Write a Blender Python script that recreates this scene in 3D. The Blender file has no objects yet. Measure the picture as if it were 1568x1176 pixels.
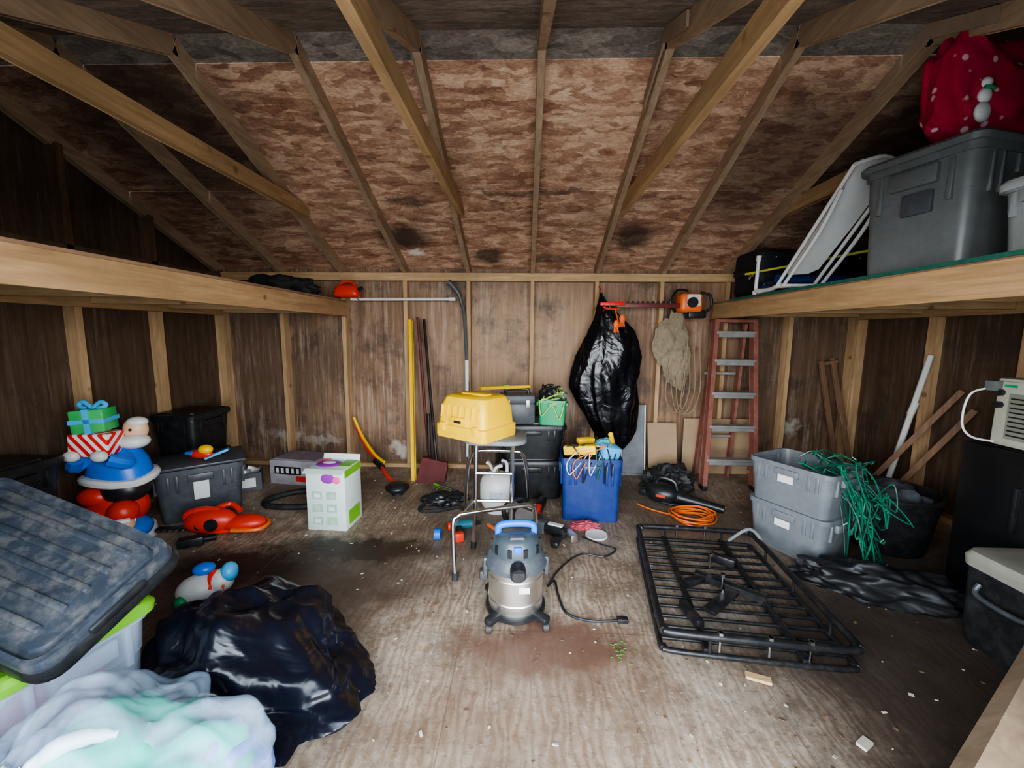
import bpy, bmesh, math, random
from mathutils import Matrix, Vector, Euler, noise
random.seed(7)
rad=math.radians
# ------------------------------------------------------------------ materials
MC={}
def _new(name):
    m=bpy.data.materials.new(name); m.use_nodes=True; nt=m.node_tree
    b=nt.nodes["Principled BSDF"]; return m,nt,b
def ramp(nt,fac,stops):
    r=nt.nodes.new("ShaderNodeValToRGB"); e=r.color_ramp.elements
    while len(e)<len(stops): e.new(.5)
    for i,(p,c) in enumerate(stops):
        e[i].position=p; e[i].color=(c[0],c[1],c[2],1) if not isinstance(c,(int,float)) else (c,c,c,1)
    nt.links.new(fac,r.inputs[0]); return r.outputs[0]
def coords(nt,scale=(1,1,1),rot=(0,0,0),loc=(0,0,0)):
    tc=nt.nodes.new("ShaderNodeTexCoord"); mp=nt.nodes.new("ShaderNodeMapping")
    mp.inputs["Scale"].default_value=scale; mp.inputs["Rotation"].default_value=rot; mp.inputs["Location"].default_value=loc
    nt.links.new(tc.outputs["Object"],mp.inputs[0]); return mp.outputs[0]
def noi(nt,vec,scale,detail=4,rough=.55,dist=0):
    n=nt.nodes.new("ShaderNodeTexNoise"); n.inputs["Scale"].default_value=scale; n.inputs["Detail"].default_value=detail
    n.inputs["Roughness"].default_value=rough; n.inputs["Distortion"].default_value=dist
    nt.links.new(vec,n.inputs["Vector"]); return n.outputs["Fac"]
def mixc(nt,f,a,b,mode='MIX'):
    m=nt.nodes.new("ShaderNodeMix"); m.data_type='RGBA'; m.blend_type=mode
    for i,v in ((0,f),(6,a),(7,b)):
        if isinstance(v,bpy.types.NodeSocket): nt.links.new(v,m.inputs[i])
        else: m.inputs[i].default_value=v if isinstance(v,(int,float)) else (v[0],v[1],v[2],1)
    return m.outputs[2]
def bump(nt,b,h,s=.3,d=.01):
    bp=nt.nodes.new("ShaderNodeBump"); bp.inputs["Strength"].default_value=s; bp.inputs["Distance"].default_value=d
    nt.links.new(h,bp.inputs["Height"]); nt.links.new(bp.outputs[0],b.inputs["Normal"])
def stains_and_shade(nt,c,lst,ax=(0,1),warp=.4,wscale=5):
    """board marks, plus light and shade painted into the colour: (a,b,ra,rb,strength,colour) in metres on axes ax"""
    v2=coords(nt); nv=nt.nodes.new("ShaderNodeTexNoise"); nv.inputs["Scale"].default_value=wscale; nv.inputs["Detail"].default_value=6; nv.inputs["Roughness"].default_value=.65; nt.links.new(v2,nv.inputs["Vector"])
    ad=nt.nodes.new("ShaderNodeVectorMath"); ad.operation='MULTIPLY_ADD'; nt.links.new(nv.outputs["Color"],ad.inputs[0]); ad.inputs[1].default_value=(warp,)*3; nt.links.new(v2,ad.inputs[2])
    for (x,y,rx,ry,k,col) in lst:
        sc=[0,0,0]; lo=[0,0,0]; sc[ax[0]]=1/rx; sc[ax[1]]=1/ry; lo[ax[0]]=-(x+warp/2)/rx; lo[ax[1]]=-(y+warp/2)/ry
        mp=nt.nodes.new("ShaderNodeMapping"); mp.inputs["Location"].default_value=lo; mp.inputs["Scale"].default_value=sc
        nt.links.new(ad.outputs[0],mp.inputs[0]); ln=nt.nodes.new("ShaderNodeVectorMath"); ln.operation='LENGTH'; nt.links.new(mp.outputs[0],ln.inputs[0])
        c=mixc(nt,ramp(nt,ln.outputs["Value"],[(.45,k),(.98,0)]),c,col)
    return c
def mat(name,col,rough=.5,metal=0.,var=.25,scale=9,bmp=.1,alpha=1,dust=.0,trans=0):
    if name in MC: return MC[name]
    m,nt,b=_new(name); v=coords(nt)
    f=noi(nt,v,scale,5,.6)
    c=ramp(nt,f,[(.3,[x*(1-var) for x in col]),(.7,[min(1,x*(1+var*.6)) for x in col])])
    if dust>0:
        f2=noi(nt,v,2.3*scale,6,.7); c=mixc(nt,ramp(nt,f2,[(.45,0),(.75,dust)]),c,(.36,.32,.27))
    nt.links.new(c,b.inputs["Base Color"]); b.inputs["Roughness"].default_value=rough; b.inputs["Metallic"].default_value=metal
    if bmp: bump(nt,b,noi(nt,v,scale*6,3),bmp,.004)
    b.inputs["Alpha"].default_value=alpha; b.inputs["Transmission Weight"].default_value=trans
    MC[name]=m; return m
def wood(name,axis,c1,c2,sc=1.,stain=.35,rough=.7):
    m,nt,b=_new(name); s=[14*sc]*3; s[axis]=1.1*sc
    v=coords(nt,s); f=noi(nt,v,2.2,7,.62,.8)
    c=ramp(nt,f,[(.28,c1),(.72,c2)])
    v2=coords(nt); f2=noi(nt,v2,2.2,4,.6); c=mixc(nt,ramp(nt,f2,[(.42,0),(.72,stain)]),c,[x*.38 for x in c1])
    vo=nt.nodes.new("ShaderNodeTexVoronoi"); vo.inputs["Scale"].default_value=4.1; nt.links.new(v2,vo.inputs["Vector"])
    c=mixc(nt,ramp(nt,vo.outputs["Distance"],[(.05,.75),(.11,0)]),c,(.16,.075,.03))
    nt.links.new(c,b.inputs["Base Color"]); b.inputs["Roughness"].default_value=rough; bump(nt,b,f,.25,.004)
    MC[name]=m; return m
def osb(name,c1,c2,c3,dark,st=()):
    m,nt,b=_new(name)
    def fl(rot,sc,of):
        v=coords(nt,(sc*.75,sc*2.2,sc*.4),(0,0,rot),(of,of,0))
        nn=nt.nodes.new("ShaderNodeTexNoise"); nn.inputs["Scale"].default_value=.55; nn.inputs["Detail"].default_value=4; nt.links.new(v,nn.inputs["Vector"])
        ad=nt.nodes.new("ShaderNodeVectorMath"); ad.operation='MULTIPLY_ADD'; nt.links.new(nn.outputs["Color"],ad.inputs[0]); ad.inputs[1].default_value=(3.5,3.5,0); nt.links.new(v,ad.inputs[2])
        vo=nt.nodes.new("ShaderNodeTexVoronoi"); vo.inputs["Scale"].default_value=1; nt.links.new(ad.outputs[0],vo.inputs["Vector"])
        sp=nt.nodes.new("ShaderNodeSeparateColor"); nt.links.new(vo.outputs["Color"],sp.inputs[0]); return sp.outputs[0]
    a=fl(.25,13,0); d=fl(-.5,7.5,4); e=fl(1.0,18,9)
    def ma(op,x,y,z=None):
        n=nt.nodes.new("ShaderNodeMath"); n.operation=op
        for i,q in enumerate((x,y,z)):
            if q is None: continue
            if isinstance(q,float): n.inputs[i].default_value=q
            else: nt.links.new(q,n.inputs[i])
        return n.outputs[0]
    mx=ma('MULTIPLY_ADD',a,.42,ma('MULTIPLY_ADD',d,.38,ma('MULTIPLY',e,.20)))
    c=ramp(nt,mx,[(.15,c1),(.5,c2),(.85,c3)])
    v2=coords(nt); f2=noi(nt,v2,1.5,6,.65); c=mixc(nt,ramp(nt,f2,[(.52,0),(.70,dark)]),c,(.11,.07,.05))
    f3=noi(nt,coords(nt,(1,3,1)),45,3); c=mixc(nt,.3,c,ramp(nt,f3,[(.35,.1),(.65,.8)]),'OVERLAY')
    if st: c=stains_and_shade(nt,c,st,(0,1),.25,6)
    nt.links.new(c,b.inputs["Base Color"]); b.inputs["Roughness"].default_value=.75; bump(nt,b,mx,.25,.005)
    MC[name]=m; return m
PINE_Z=wood("pine_z",2,(.35,.21,.105),(.62,.42,.23)); PINE_X=wood("pine_x",0,(.39,.24,.12),(.66,.45,.24)); PINE_Y=wood("pine_y",1,(.33,.19,.09),(.55,.35,.18))
RAFT=wood("rafter_wood",1,(.28,.18,.11),(.48,.335,.22))
PINE_SHADE=wood("pine_shaded",2,(.10,.055,.033),(.20,.115,.065))  # upper side studs and plates: wood darkened, shade put into the colour
DK=(.045,.028,.022)
OSBM=osb("osb_red",(.27,.125,.075),(.50,.28,.18),(.76,.52,.36),.35,[(-1.05,3.60,.30,.20,.9,DK),(-1.02,3.80,.10,.06,.95,(.85,.80,.70)),(.90,3.58,.22,.22,.85,DK),(-.35,3.85,.22,.12,.8,DK),(.25,3.88,.2,.1,.6,DK),(-.9,3.2,.22,.05,.6,DK),(0,3.12,.7,.035,.6,DK),(1.6,2.9,.5,.7,.6,DK),(-2.3,2.6,.8,1.0,.8,DK),(2.5,2.7,.8,1.0,.8,DK)])  # wide side patches: corner shade painted in, beside mold and water marks
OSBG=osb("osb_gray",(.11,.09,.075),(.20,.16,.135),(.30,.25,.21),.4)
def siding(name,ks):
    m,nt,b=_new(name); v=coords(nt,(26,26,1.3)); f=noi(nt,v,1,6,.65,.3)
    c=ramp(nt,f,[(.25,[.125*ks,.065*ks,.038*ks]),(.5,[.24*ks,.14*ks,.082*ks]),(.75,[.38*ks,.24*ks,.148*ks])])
    v3=coords(nt)
    f2=noi(nt,coords(nt,(34,34,2.2)),1,5,.7); f4=noi(nt,v3,1.3,4,.6)
    mm=nt.nodes.new("ShaderNodeMath"); mm.operation='MULTIPLY'
    nt.links.new(ramp(nt,f2,[(.50,0),(.66,1)]),mm.inputs[0]); nt.links.new(ramp(nt,f4,[(.40,.08),(.60,.7)]),mm.inputs[1])
    if ks>.8:
        Y_=(.48,.31,.17); D_=(.05,.032,.025); c=stains_and_shade(nt,c,[(.1,1.25,1.1,.75,.4,Y_),(-2.6,.9,.8,1.2,.6,D_),(2.7,1.0,.9,1.2,.55,D_),(-1.85,1.1,.35,.4,.45,D_),(0,.1,3.2,.28,.55,D_)],(0,2),.22,9)  # paints door light at the centre, shade at the ends; darker low strip
    c=mixc(nt,mm.outputs[0],c,[.50*ks,.41*ks,.32*ks])
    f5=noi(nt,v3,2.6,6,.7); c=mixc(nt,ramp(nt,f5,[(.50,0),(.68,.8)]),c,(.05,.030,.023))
    if ks>.8:
        W=(.55,.49,.42)
        c=stains_and_shade(nt,c,[(-1.25,.16,.14,.10,.7,W),(-2.05,.25,.26,.06,.4,W),(-2.45,.30,.22,.07,.35,W),(2.62,.45,.14,.10,.6,W),(2.25,.40,.08,.07,.4,W)],(0,2),.30,12)
    nt.links.new(c,b.inputs["Base Color"]); b.inputs["Roughness"].default_value=.6; bump(nt,b,f,.25,.004); return m
SIDE=siding("wall_siding",1.0); SIDED=siding("gable_siding_shaded",.36)  # second one is the same siding darkened, dimness of the side walls painted in
def floormat():
    m,nt,b=_new("plywood_floor"); v=coords(nt,(5,1.6,1)); 
    w=nt.nodes.new("ShaderNodeTexWave"); w.inputs["Scale"].default_value=1.7; w.inputs["Distortion"].default_value=14; w.inputs["Detail"].default_value=5; w.inputs["Detail Scale"].default_value=1.4
    nt.links.new(v,w.inputs["Vector"])
    c=ramp(nt,w.outputs["Fac"],[(.1,(.27,.185,.125)),(.5,(.35,.255,.18)),(.9,(.45,.34,.25))])
    v2=coords(nt)
    fg=noi(nt,v2,1.7,8,.72); c=mixc(nt,ramp(nt,fg,[(.42,0),(.62,.65)]),c,(.46,.40,.33))
    fd=noi(nt,coords(nt,loc=(3,8,0)),2.1,9,.75); c=mixc(nt,ramp(nt,fd,[(.46,0),(.62,.85)]),c,(.165,.112,.075))
    fe=noi(nt,coords(nt,loc=(1,2,0)),6,8,.75); c=mixc(nt,ramp(nt,fe,[(.50,0),(.66,.65)]),c,(.14,.095,.065))
    sp=noi(nt,v2,38,5,.75); c=mixc(nt,ramp(nt,sp,[(.53,0),(.66,.65)]),c,(.10,.073,.052))
    sp2=noi(nt,coords(nt,loc=(5,1,0)),46,4,.75); c=mixc(nt,ramp(nt,sp2,[(.57,0),(.68,.55)]),c,(.62,.57,.50))
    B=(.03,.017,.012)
    c=stains_and_shade(nt,c,[(-1.4,1.95,1.1,.50,.8,(.10,.055,.037)),(-1.62,2.17,.65,.24,.97,B),(-1.02,2.40,.72,.22,.95,B),(-.8,2.1,.6,.35,.6,(.055,.035,.025)),(.13,1.62,.55,.25,.88,(.13,.062,.04)),(.1,1.35,.8,.3,.45,(.18,.105,.07)),(-.3,1.15,.6,.25,.45,(.15,.09,.055)),
        (1.5,1.05,.62,.32,.97,B),(1.7,1.6,1.05,.85,.9,(.045,.03,.024)),(-.15,2.7,.9,.5,.7,(.11,.08,.055)),(1.2,2.9,.8,.5,.6,(.12,.09,.065)),(.7,3.4,1.0,.35,.7,(.11,.08,.055)),(-1.4,3.3,.9,.4,.5,(.11,.08,.055)),(2.3,2.7,.9,.9,.85,(.04,.03,.025)),(-2.5,1.6,.6,.9,.7,B)],(0,1),.45,6)  # broad darker patches toward the sides, the back and under the clutter
    br=nt.nodes.new("ShaderNodeTexBrick"); br.offset=.5; br.inputs["Scale"].default_value=1; br.inputs["Brick Width"].default_value=2.44; br.inputs["Row Height"].default_value=1.22; br.inputs["Mortar Size"].default_value=.0025
    br.inputs["Color1"].default_value=(0,0,0,1); br.inputs["Color2"].default_value=(0,0,0,1); br.inputs["Mortar"].default_value=(.6,.6,.6,1)
    nt.links.new(coords(nt,loc=(.5,.27,0),rot=(0,0,rad(90))),br.inputs["Vector"])
    c=mixc(nt,br.outputs["Color"],c,(.12,.08,.05))
    nt.links.new(c,b.inputs["Base Color"]); b.inputs["Roughness"].default_value=.55; bump(nt,b,fe,.25,.006); return m
FLOOR=floormat()
def stripes(name,c1,c2,scale=20,dirx='X',rough=.4):
    if name in MC: return MC[name]
    m,nt,b=_new(name); w=nt.nodes.new("ShaderNodeTexWave"); w.bands_direction=dirx; w.inputs["Scale"].default_value=scale
    nt.links.new(coords(nt,rot=(.2,.5,.3)),w.inputs["Vector"]); nt.links.new(ramp(nt,w.outputs["Fac"],[(.48,c1),(.52,c2)]),b.inputs["Base Color"]); b.inputs["Roughness"].default_value=rough
    MC[name]=m; return m
GRAY=mat("tote_gray",(.115,.125,.125),.4,var=.12,dust=.12); GRAYD=mat("tote_dark_gray",(.06,.068,.08),.4,var=.2,dust=.15)
LGRAY=mat("tote_light_gray",(.155,.17,.185),.4,var=.15,dust=.22)
BLK=mat("black_plastic",(.012,.013,.015),.38,dust=.05); BLKR=mat("black_rubber",(.015,.015,.015),.6,dust=.08); BLKM=mat("black_powdercoat",(.018,.018,.02),.35,.3,dust=.10)
def bagmat(name,col,rough,bs=.5,sc=6):
    m,nt,b=_new(name); b.inputs["Base Color"].default_value=(*col,1); b.inputs["Roughness"].default_value=rough; b.inputs["Specular IOR Level"].default_value=.5
    v=coords(nt); bump(nt,b,noi(nt,v,sc,2,.45,2.0),bs,.03); return m
BAGB=bagmat("trash_bag_plastic",(.004,.004,.006),.27,.4,6); BAGF=bagmat("contractor_bag_plastic",(.005,.006,.012),.27,.35,6)
CHROME=mat("chrome",(.70,.71,.73),.22,1,var=.1,bmp=0); STEEL=mat("stainless_steel",(.84,.80,.75),.36,1,var=.15,scale=5,bmp=.05); ALU=mat("aluminium",(.50,.50,.48),.45,.7,var=.2)
YEL=mat("yellow_plastic",(.93,.55,.0),.4,var=.08,dust=.02); RED=mat("red_plastic",(.68,.04,.02),.4,var=.15); ORG=mat("orange_plastic",(.80,.15,.03),.4,var=.1)
DRED=mat("maroon",(.12,.02,.02),.6); BLUE=mat("blue_plastic",(.010,.034,.17),.4,var=.15,dust=.05); CBLUE=mat("bright_blue",(.005,.15,.65),.35,var=.1); LBLUE=mat("light_blue",(.08,.43,.78),.4,var=.1)
GRN=mat("green_plastic",(.02,.30,.13),.4,var=.15); LIME=mat("lime_plastic",(.17,.44,.03),.4,var=.1); TEAL=mat("teal_green_wire",(.004,.08,.052),.5)
WHT=mat("white_plastic",(.68,.67,.65),.4,var=.06,dust=.1); CREAM=mat("cream_plastic",(.42,.41,.33),.45,var=.1,dust=.25); CARD=mat("cardboard",(.40,.27,.165),.8,var=.12,scale=4)
WBOX=mat("printed_carton_white",(.60,.70,.64),.5,var=.05); PURP=mat("purple_print",(.28,.04,.35),.45,var=.1); PINK=mat("pink",(.80,.12,.28),.6); SKIN=mat("toy_face",(.75,.46,.30),.45,var=.1)
FIBR=mat("fiberglass_red",(.25,.08,.058),.55,var=.2,dust=.3); BURL=mat("beige_canvas",(.28,.225,.15),.85,var=.3,scale=12); ROPE=mat("rope",(.31,.235,.15),.8)
ORC=mat("orange_cord",(.88,.18,.02),.45,var=.05); STRIPE=stripes("gift_stripes",(.75,.02,.02),(.8,.78,.75),9); SCARF=stripes("scarf_stripes",(.02,.35,.08),(.75,.7,.03),14)
GRNT=mat("green_carpet",(.015,.11,.075),.9,var=.3,scale=40); CLOTH=mat("turquoise_cloth",(.06,.50,.38),.85,var=.12,scale=5); NAVY=mat("navy_fabric",(.008,.009,.014),.7,var=.3); BLUF=mat("blue_fabric",(.015,.05,.22),.75)
CLEAR=mat("clear_plastic",(.62,.75,.92),.12,var=.05,alpha=.30,bmp=.05); SMOKE=mat("clear_bin_plastic",(.36,.38,.38),.15,var=.1,alpha=.62,bmp=0); LABEL=mat("paper_label",(.7,.7,.68),.6,var=.05)
YPOW=mat("yellow_metal",(.85,.52,.005),.35,var=.1)
def snowflake():
    m,nt,b=_new("christmas_bag_print"); v=coords(nt); vo=nt.nodes.new("ShaderNodeTexVoronoi"); vo.inputs["Scale"].default_value=15; nt.links.new(v,vo.inputs["Vector"])
    n=noi(nt,v,3,3); c=ramp(nt,n,[(.4,(.32,.006,.03)),(.65,(.50,.012,.055))])
    c=mixc(nt,ramp(nt,vo.outputs["Distance"],[(.15,.8),(.22,0)]),c,(.75,.50,.52)); nt.links.new(c,b.inputs["Base Color"]); b.inputs["Roughness"].default_value=.85; bump(nt,b,noi(nt,v,5,3),.4,.02); return m
XMAS=snowflake()
# ------------------------------------------------------------------ builder
KEEP={"floor","ceiling","wall_back","wall_left","wall_right","wall_front","ground"}
class Ob:
    def __init__(s,name,loc=(0,0,0),rz=0,rx=0,ry=0,sc=1):
        s.name=name; s.me=bpy.data.meshes.new(name); s.bm=bmesh.new(); s.mats=[]; s.at(loc,rz,rx,ry,sc)
    def at(s,loc=(0,0,0),rz=0,rx=0,ry=0,sc=1):
        s.M=Matrix.Translation(loc)@Euler((rad(rx),rad(ry),rad(rz)),'XYZ').to_matrix().to_4x4()@Matrix.Diagonal((sc,sc,sc,1)); return s
    def merge(s,b2,m):
        if m not in s.mats: s.mats.append(m)
        i=s.mats.index(m)
        bmesh.ops.transform(b2,matrix=s.M,verts=b2.verts); bmesh.ops.recalc_face_normals(b2,faces=b2.faces)
        for f in b2.faces: f.material_index=i
        t=bpy.data.meshes.new("t"); b2.to_mesh(t); b2.free(); s.bm.from_mesh(t); bpy.data.meshes.remove(t); return s
    def box(s,c,size,m,rot=(0,0,0),bev=0.,tap=1.,seg=2):
        b=bmesh.new(); bmesh.ops.create_cube(b,size=1)
        for v in b.verts:
            k=tap if v.co.z>0 else 1; v.co=Vector((v.co.x*size[0]*k,v.co.y*size[1]*k,v.co.z*size[2]))
        if bev: bmesh.ops.bevel(b,geom=b.edges[:],offset=bev,segments=seg,affect='EDGES',profile=.5)
        R=Euler([rad(a) for a in rot]).to_matrix().to_4x4(); bmesh.ops.transform(b,matrix=Matrix.Translation(c)@R,verts=b.verts)
        return s.merge(b,m)
    def beam(s,p1,p2,w,h,m,up=(0,0,1),bev=.003):
        p1,p2=Vector(p1),Vector(p2); d=p2-p1; L=d.length; d.normalize(); x=d.cross(Vector(up)).normalized(); z=x.cross(d)
        b=bmesh.new(); bmesh.ops.create_cube(b,size=1)
        for v in b.verts: c=v.co.copy(); v.co=(p1+p2)/2+x*c.x*w+d*c.y*L+z*c.z*h
        if bev: bmesh.ops.bevel(b,geom=b.edges[:],offset=bev,segments=1,affect='EDGES')
        return s.merge(b,m)
    def loft(s,rings,m,cap=(True,True)):
        b=bmesh.new(); R=[[b.verts.new(p) for p in r] for r in rings]; n=len(R[0])
        for a,c in zip(R,R[1:]):
            for i in range(n): b.faces.new((a[i],a[(i+1)%n],c[(i+1)%n],c[i]))
        if cap[0]: b.faces.new(R[0][::-1])
        if cap[1]: b.faces.new(R[-1])
        return s.merge(b,m)
    def cyl(s,p1,p2,r1,m,r2=None,seg=20):
        r2=r1 if r2 is None else r2; p1,p2=Vector(p1),Vector(p2); d=(p2-p1).normalized(); a=d.orthogonal().normalized(); c=d.cross(a)
        return s.loft([[p+a*r*math.cos(t*2*math.pi/seg)+c*r*math.sin(t*2*math.pi/seg) for t in range(seg)] for p,r in((p1,r1),(p2,r2))],m)
    def tube(s,pts,r,m,seg=8,sub=6,closed=False,straight=False):
        P=[Vector(p) for p in pts]; Q=[]
        n=len(P)
        if straight: Q=P
        else:
            for i in range(n if closed else n-1):
                p0=P[(i-1)%n] if closed or i>0 else P[0]; p1=P[i]; p2=P[(i+1)%n]; p3=P[(i+2)%n] if closed or i<n-2 else P[-1]
                for j in range(sub):
                    t=j/sub; Q.append(.5*((2*p1)+(p2-p0)*t+(2*p0-5*p1+4*p2-p3)*t*t+(3*p1-p0-3*p2+p3)*t**3))
            if not closed: Q.append(P[-1])
        rings=[]; prev=None
        for i,q in enumerate(Q):
            d=(Q[(i+1)%len(Q)]-Q[i-1]) if closed else (Q[min(i+1,len(Q)-1)]-Q[max(i-1,0)])
            if d.length<1e-7: d=Vector((0,0,1))
            d.normalize(); a=(prev-d*prev.dot(d)) if prev is not None else d.orthogonal()
            if a.length<1e-5: a=d.orthogonal()
            a.normalize(); prev=a; c=d.cross(a); rr_=r[i*len(r)//len(Q)] if isinstance(r,list) else r
            rings.append([q+a*rr_*math.cos(t*2*math.pi/seg)+c*rr_*math.sin(t*2*math.pi/seg) for t in range(seg)])
        if closed: rings.append(rings[0]); return s.loft(rings,m,(False,False))
        return s.loft(rings,m)
    def lathe(s,prof,m,c=(0,0,0),seg=32,sx=1,sy=1):
        return s.loft([[Vector((c[0]+max(r,1e-4)*sx*math.cos(t*2*math.pi/seg),c[1]+max(r,1e-4)*sy*math.sin(t*2*math.pi/seg),c[2]+z)) for t in range(seg)] for r,z in prof],m)
    def ball(s,c,sc,m,sub=3,amp=0,fr=3,ridge=0,floor=None,seed=0,rot=(0,0,0),fn=None,r2=.45,vor=0,vf=2.5):
        b=bmesh.new(); bmesh.ops.create_icosphere(b,subdivisions=sub,radius=1)
        sc=(sc,)*3 if isinstance(sc,(int,float)) else sc; R=Euler([rad(a) for a in rot]).to_matrix()
        for v in b.verts:
            d=v.co.copy(); k=1.
            if amp: k+=amp*noise.noise(d*fr+Vector((seed,seed*2,0)))+amp*.5*noise.noise(d*fr*2.3+Vector((seed,0,3)))
            if ridge: k+=ridge*(1-2.4*abs(noise.noise(d*fr*1.6+Vector((seed,7,1)))))+ridge*r2*(1-2.4*abs(noise.noise(d*fr*3.7+Vector((seed,3,9)))))
            if vor:   # creased facets of crumpled sheet plastic
                w_=d+.18*Vector((noise.noise(d*2.1),noise.noise(d*2.1+Vector((5,0,0))),noise.noise(d*2.1+Vector((0,5,0)))))
                k+=vor*(noise.voronoi(w_*vf+Vector((seed,1,2)))[0][0]-.45)+vor*.4*(noise.voronoi(w_*vf*2.3+Vector((seed,4,2)))[0][0]-.45)
            p=Vector((d.x*sc[0]*k,d.y*sc[1]*k,d.z*sc[2]*k))
            if fn: p=fn(p,d)
            p=R@p+Vector(c)
            if floor is not None and p.z<floor: p.z=floor+.001*noise.noise(d*9)
            v.co=p
        return s.merge(b,m)
    def done(s,ang=38):
        for m in s.mats: s.me.materials.append(m)
        s.bm.to_mesh(s.me); s.bm.free(); s.me.shade_smooth(); s.me.set_sharp_from_angle(angle=rad(ang))
        o=bpy.data.objects.new(s.name,s.me); bpy.context.collection.objects.link(o)
        vs=[v.co for v in s.me.vertices]
        c=Vector(((min(v.x for v in vs)+max(v.x for v in vs))/2,(min(v.y for v in vs)+max(v.y for v in vs))/2,min(v.z for v in vs)))
        if s.name not in KEEP: s.me.transform(Matrix.Translation(-c)); o.location=c
        return o
def rr(w,d,r,z,n=4,cx=0,cy=0):
    out=[]
    for (sx,sy,a0) in ((1,1,0),(-1,1,90),(-1,-1,180),(1,-1,270)):
        for i in range(n+1):
            a=rad(a0+90*i/n); out.append(Vector((cx+sx*(w/2-r)+r*math.cos(a),cy+sy*(d/2-r)+r*math.sin(a),z)))
    return out
rrf=rr
def tote(o,w,d,h,m,tp=.86,open_=True,ribs=True,lid=None,r=.05,z0=0):
    R=[rr(w*tp,d*tp,r*.8,z0),rr(w*.93,d*.93,r,z0+h*.62),rr(w*.94,d*.94,r,z0+h*.62),rr(w*.965,d*.965,r,z0+h*.90),rr(w*1.0,d*1.0,r,z0+h*.90),rr(w*1.0,d*1.0,r,z0+h)]
    if open_:
        R+=[rr(w*.95,d*.95,r*.9,z0+h),rr(w*.90,d*.90,r*.9,z0+h*.6),rr(w*tp*.96,d*tp*.96,r*.7,z0+.012)]
    o.loft(R,m)
    for sx in (-1,1):
        o.box((sx*w*.485,0,z0+h*.80),(.035,d*.42,h*.16),m,bev=.008)
        if ribs:
            for k in (-.3,.3): o.box((sx*w*.475,d*k,z0+h*.72),(.02,.02,h*.34),m,bev=.004)
    for sy in (-1,1):
        o.box((0,sy*d*.485,z0+h*.82),(w*.28,.02,h*.15),m,bev=.006)
        if ribs:
            for k in (-.34,-.25,.25,.34): o.box((w*k,sy*d*.475,z0+h*.74),(.018,.014,h*.32),m,bev=.004)
    if lid:
        o.loft([rr(w*1.05,d*1.06,r,z0+h-.02),rr(w*1.06,d*1.07,r,z0+h+.005),rr(w*1.02,d*1.02,r,z0+h+.02),rr(w*.96,d*.95,r*.9,z0+h+.022),rr(w*.94,d*.93,r*.9,z0+h+.010),rr(w*.80,d*.76,r*.8,z0+h+.010),rr(w*.78,d*.74,r*.8,z0+h+.026)],lid)
# ------------------------------------------------------------------ room shell
XL,XR,D,YF=-2.99,3.147,4.05,.29
ZT,S,YR=1.887,.4386,2.15
RO=.10; DW=1.15
def zroof(y): return ZT+S*((4.012-y) if y>YR else (4.012-(2*YR-y)))
fl=Ob("floor"); fl.box((.08,2.16,-.03),(6.4,3.86,.06),FLOOR); fl.done()
g=Ob("ground"); g.box((0,-7.8,-.2),(40,16,.1),mat("gravel_ground",(.45,.43,.40),.9,var=.2,scale=20)); g.done()
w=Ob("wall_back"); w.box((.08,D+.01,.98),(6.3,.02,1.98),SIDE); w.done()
def gable(name,x):
    o=Ob(name); yb,yf=D+.02,YF-.02
    pts=[(yf,-.0),(yb,0),(yb,zroof(4.012)+RO),(YR,zroof(YR+.001)+RO),(yf,zroof(YF)+RO-.01)]
    o.loft([[Vector((x+dx,y,z)) for y,z in pts] for dx in(-.01,.01)],SIDED); o.done()
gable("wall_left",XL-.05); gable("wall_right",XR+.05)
w=Ob("wall_front")
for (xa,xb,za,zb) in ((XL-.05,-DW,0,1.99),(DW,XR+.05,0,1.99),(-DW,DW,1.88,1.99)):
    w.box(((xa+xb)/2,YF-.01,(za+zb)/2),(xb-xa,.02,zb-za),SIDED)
w.done()
c=Ob("ceiling")
def slab(ya,yb,m):
    za,zb=zroof(ya)+RO,zroof(yb)+RO
    c.loft([[Vector((x,ya,za)),Vector((x,yb,zb)),Vector((x,yb,zb+.015)),Vector((x,ya,za+.015))] for x in (XL-.12,XR+.12)],m)
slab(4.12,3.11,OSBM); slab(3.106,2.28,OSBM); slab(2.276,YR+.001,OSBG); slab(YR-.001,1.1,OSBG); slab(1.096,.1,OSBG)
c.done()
t=Ob("trim_1")
for k in range(-5,6):
    x=.066+k*.61
    if x<XL or x>XR: continue
    t.beam((x,D-.045,.04),(x,D-.045,1.85),.04,.085,PINE_Z,up=(0,1,0))
t.beam((XL,D-.045,.02),(XR,D-.045,.02),.085,.04,PINE_X)
t.beam((XL,D-.05,1.885),(XR,D-.05,1.885),.095,.075,PINE_X)
t.done()
for nm,x,sg in (("trim_2",XL,1),("trim_3",XR,-1)):
    t=Ob(nm)
    for k in range(0,7):
        y=3.86-.61*k if k else 3.96
        if y<.35: continue
        zt=zroof(y)+.03
        t.beam((x,y,.04),(x,y,1.60),.085,.04,PINE_Z,up=(0,1,0)); t.beam((x,y,1.60),(x,y,zt),.085,.04,PINE_SHADE,up=(0,1,0))
    t.beam((x,YF,.02),(x,D-.09,.02),.085,.04,PINE_Y); t.beam((x,YF,1.885),(x,D-.1,1.885),.085,.04,PINE_SHADE)
    t.done()
t=Ob("trim_4")
t.box((-DW-.04,YF+.045,.94),(.08,.085,1.88),PINE_Z,bev=.003); t.box((DW+.04,YF+.045,.94),(.08,.085,1.88),PINE_Z,bev=.003); t.box((0,YF+.045,1.93),(2*DW+.16,.085,.1),PINE_X,bev=.003); t.done()
r=Ob("roof_rafters")
GUS=mat("gusset_plywood",(.33,.23,.16),.7,var=.2,scale=5)
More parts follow.
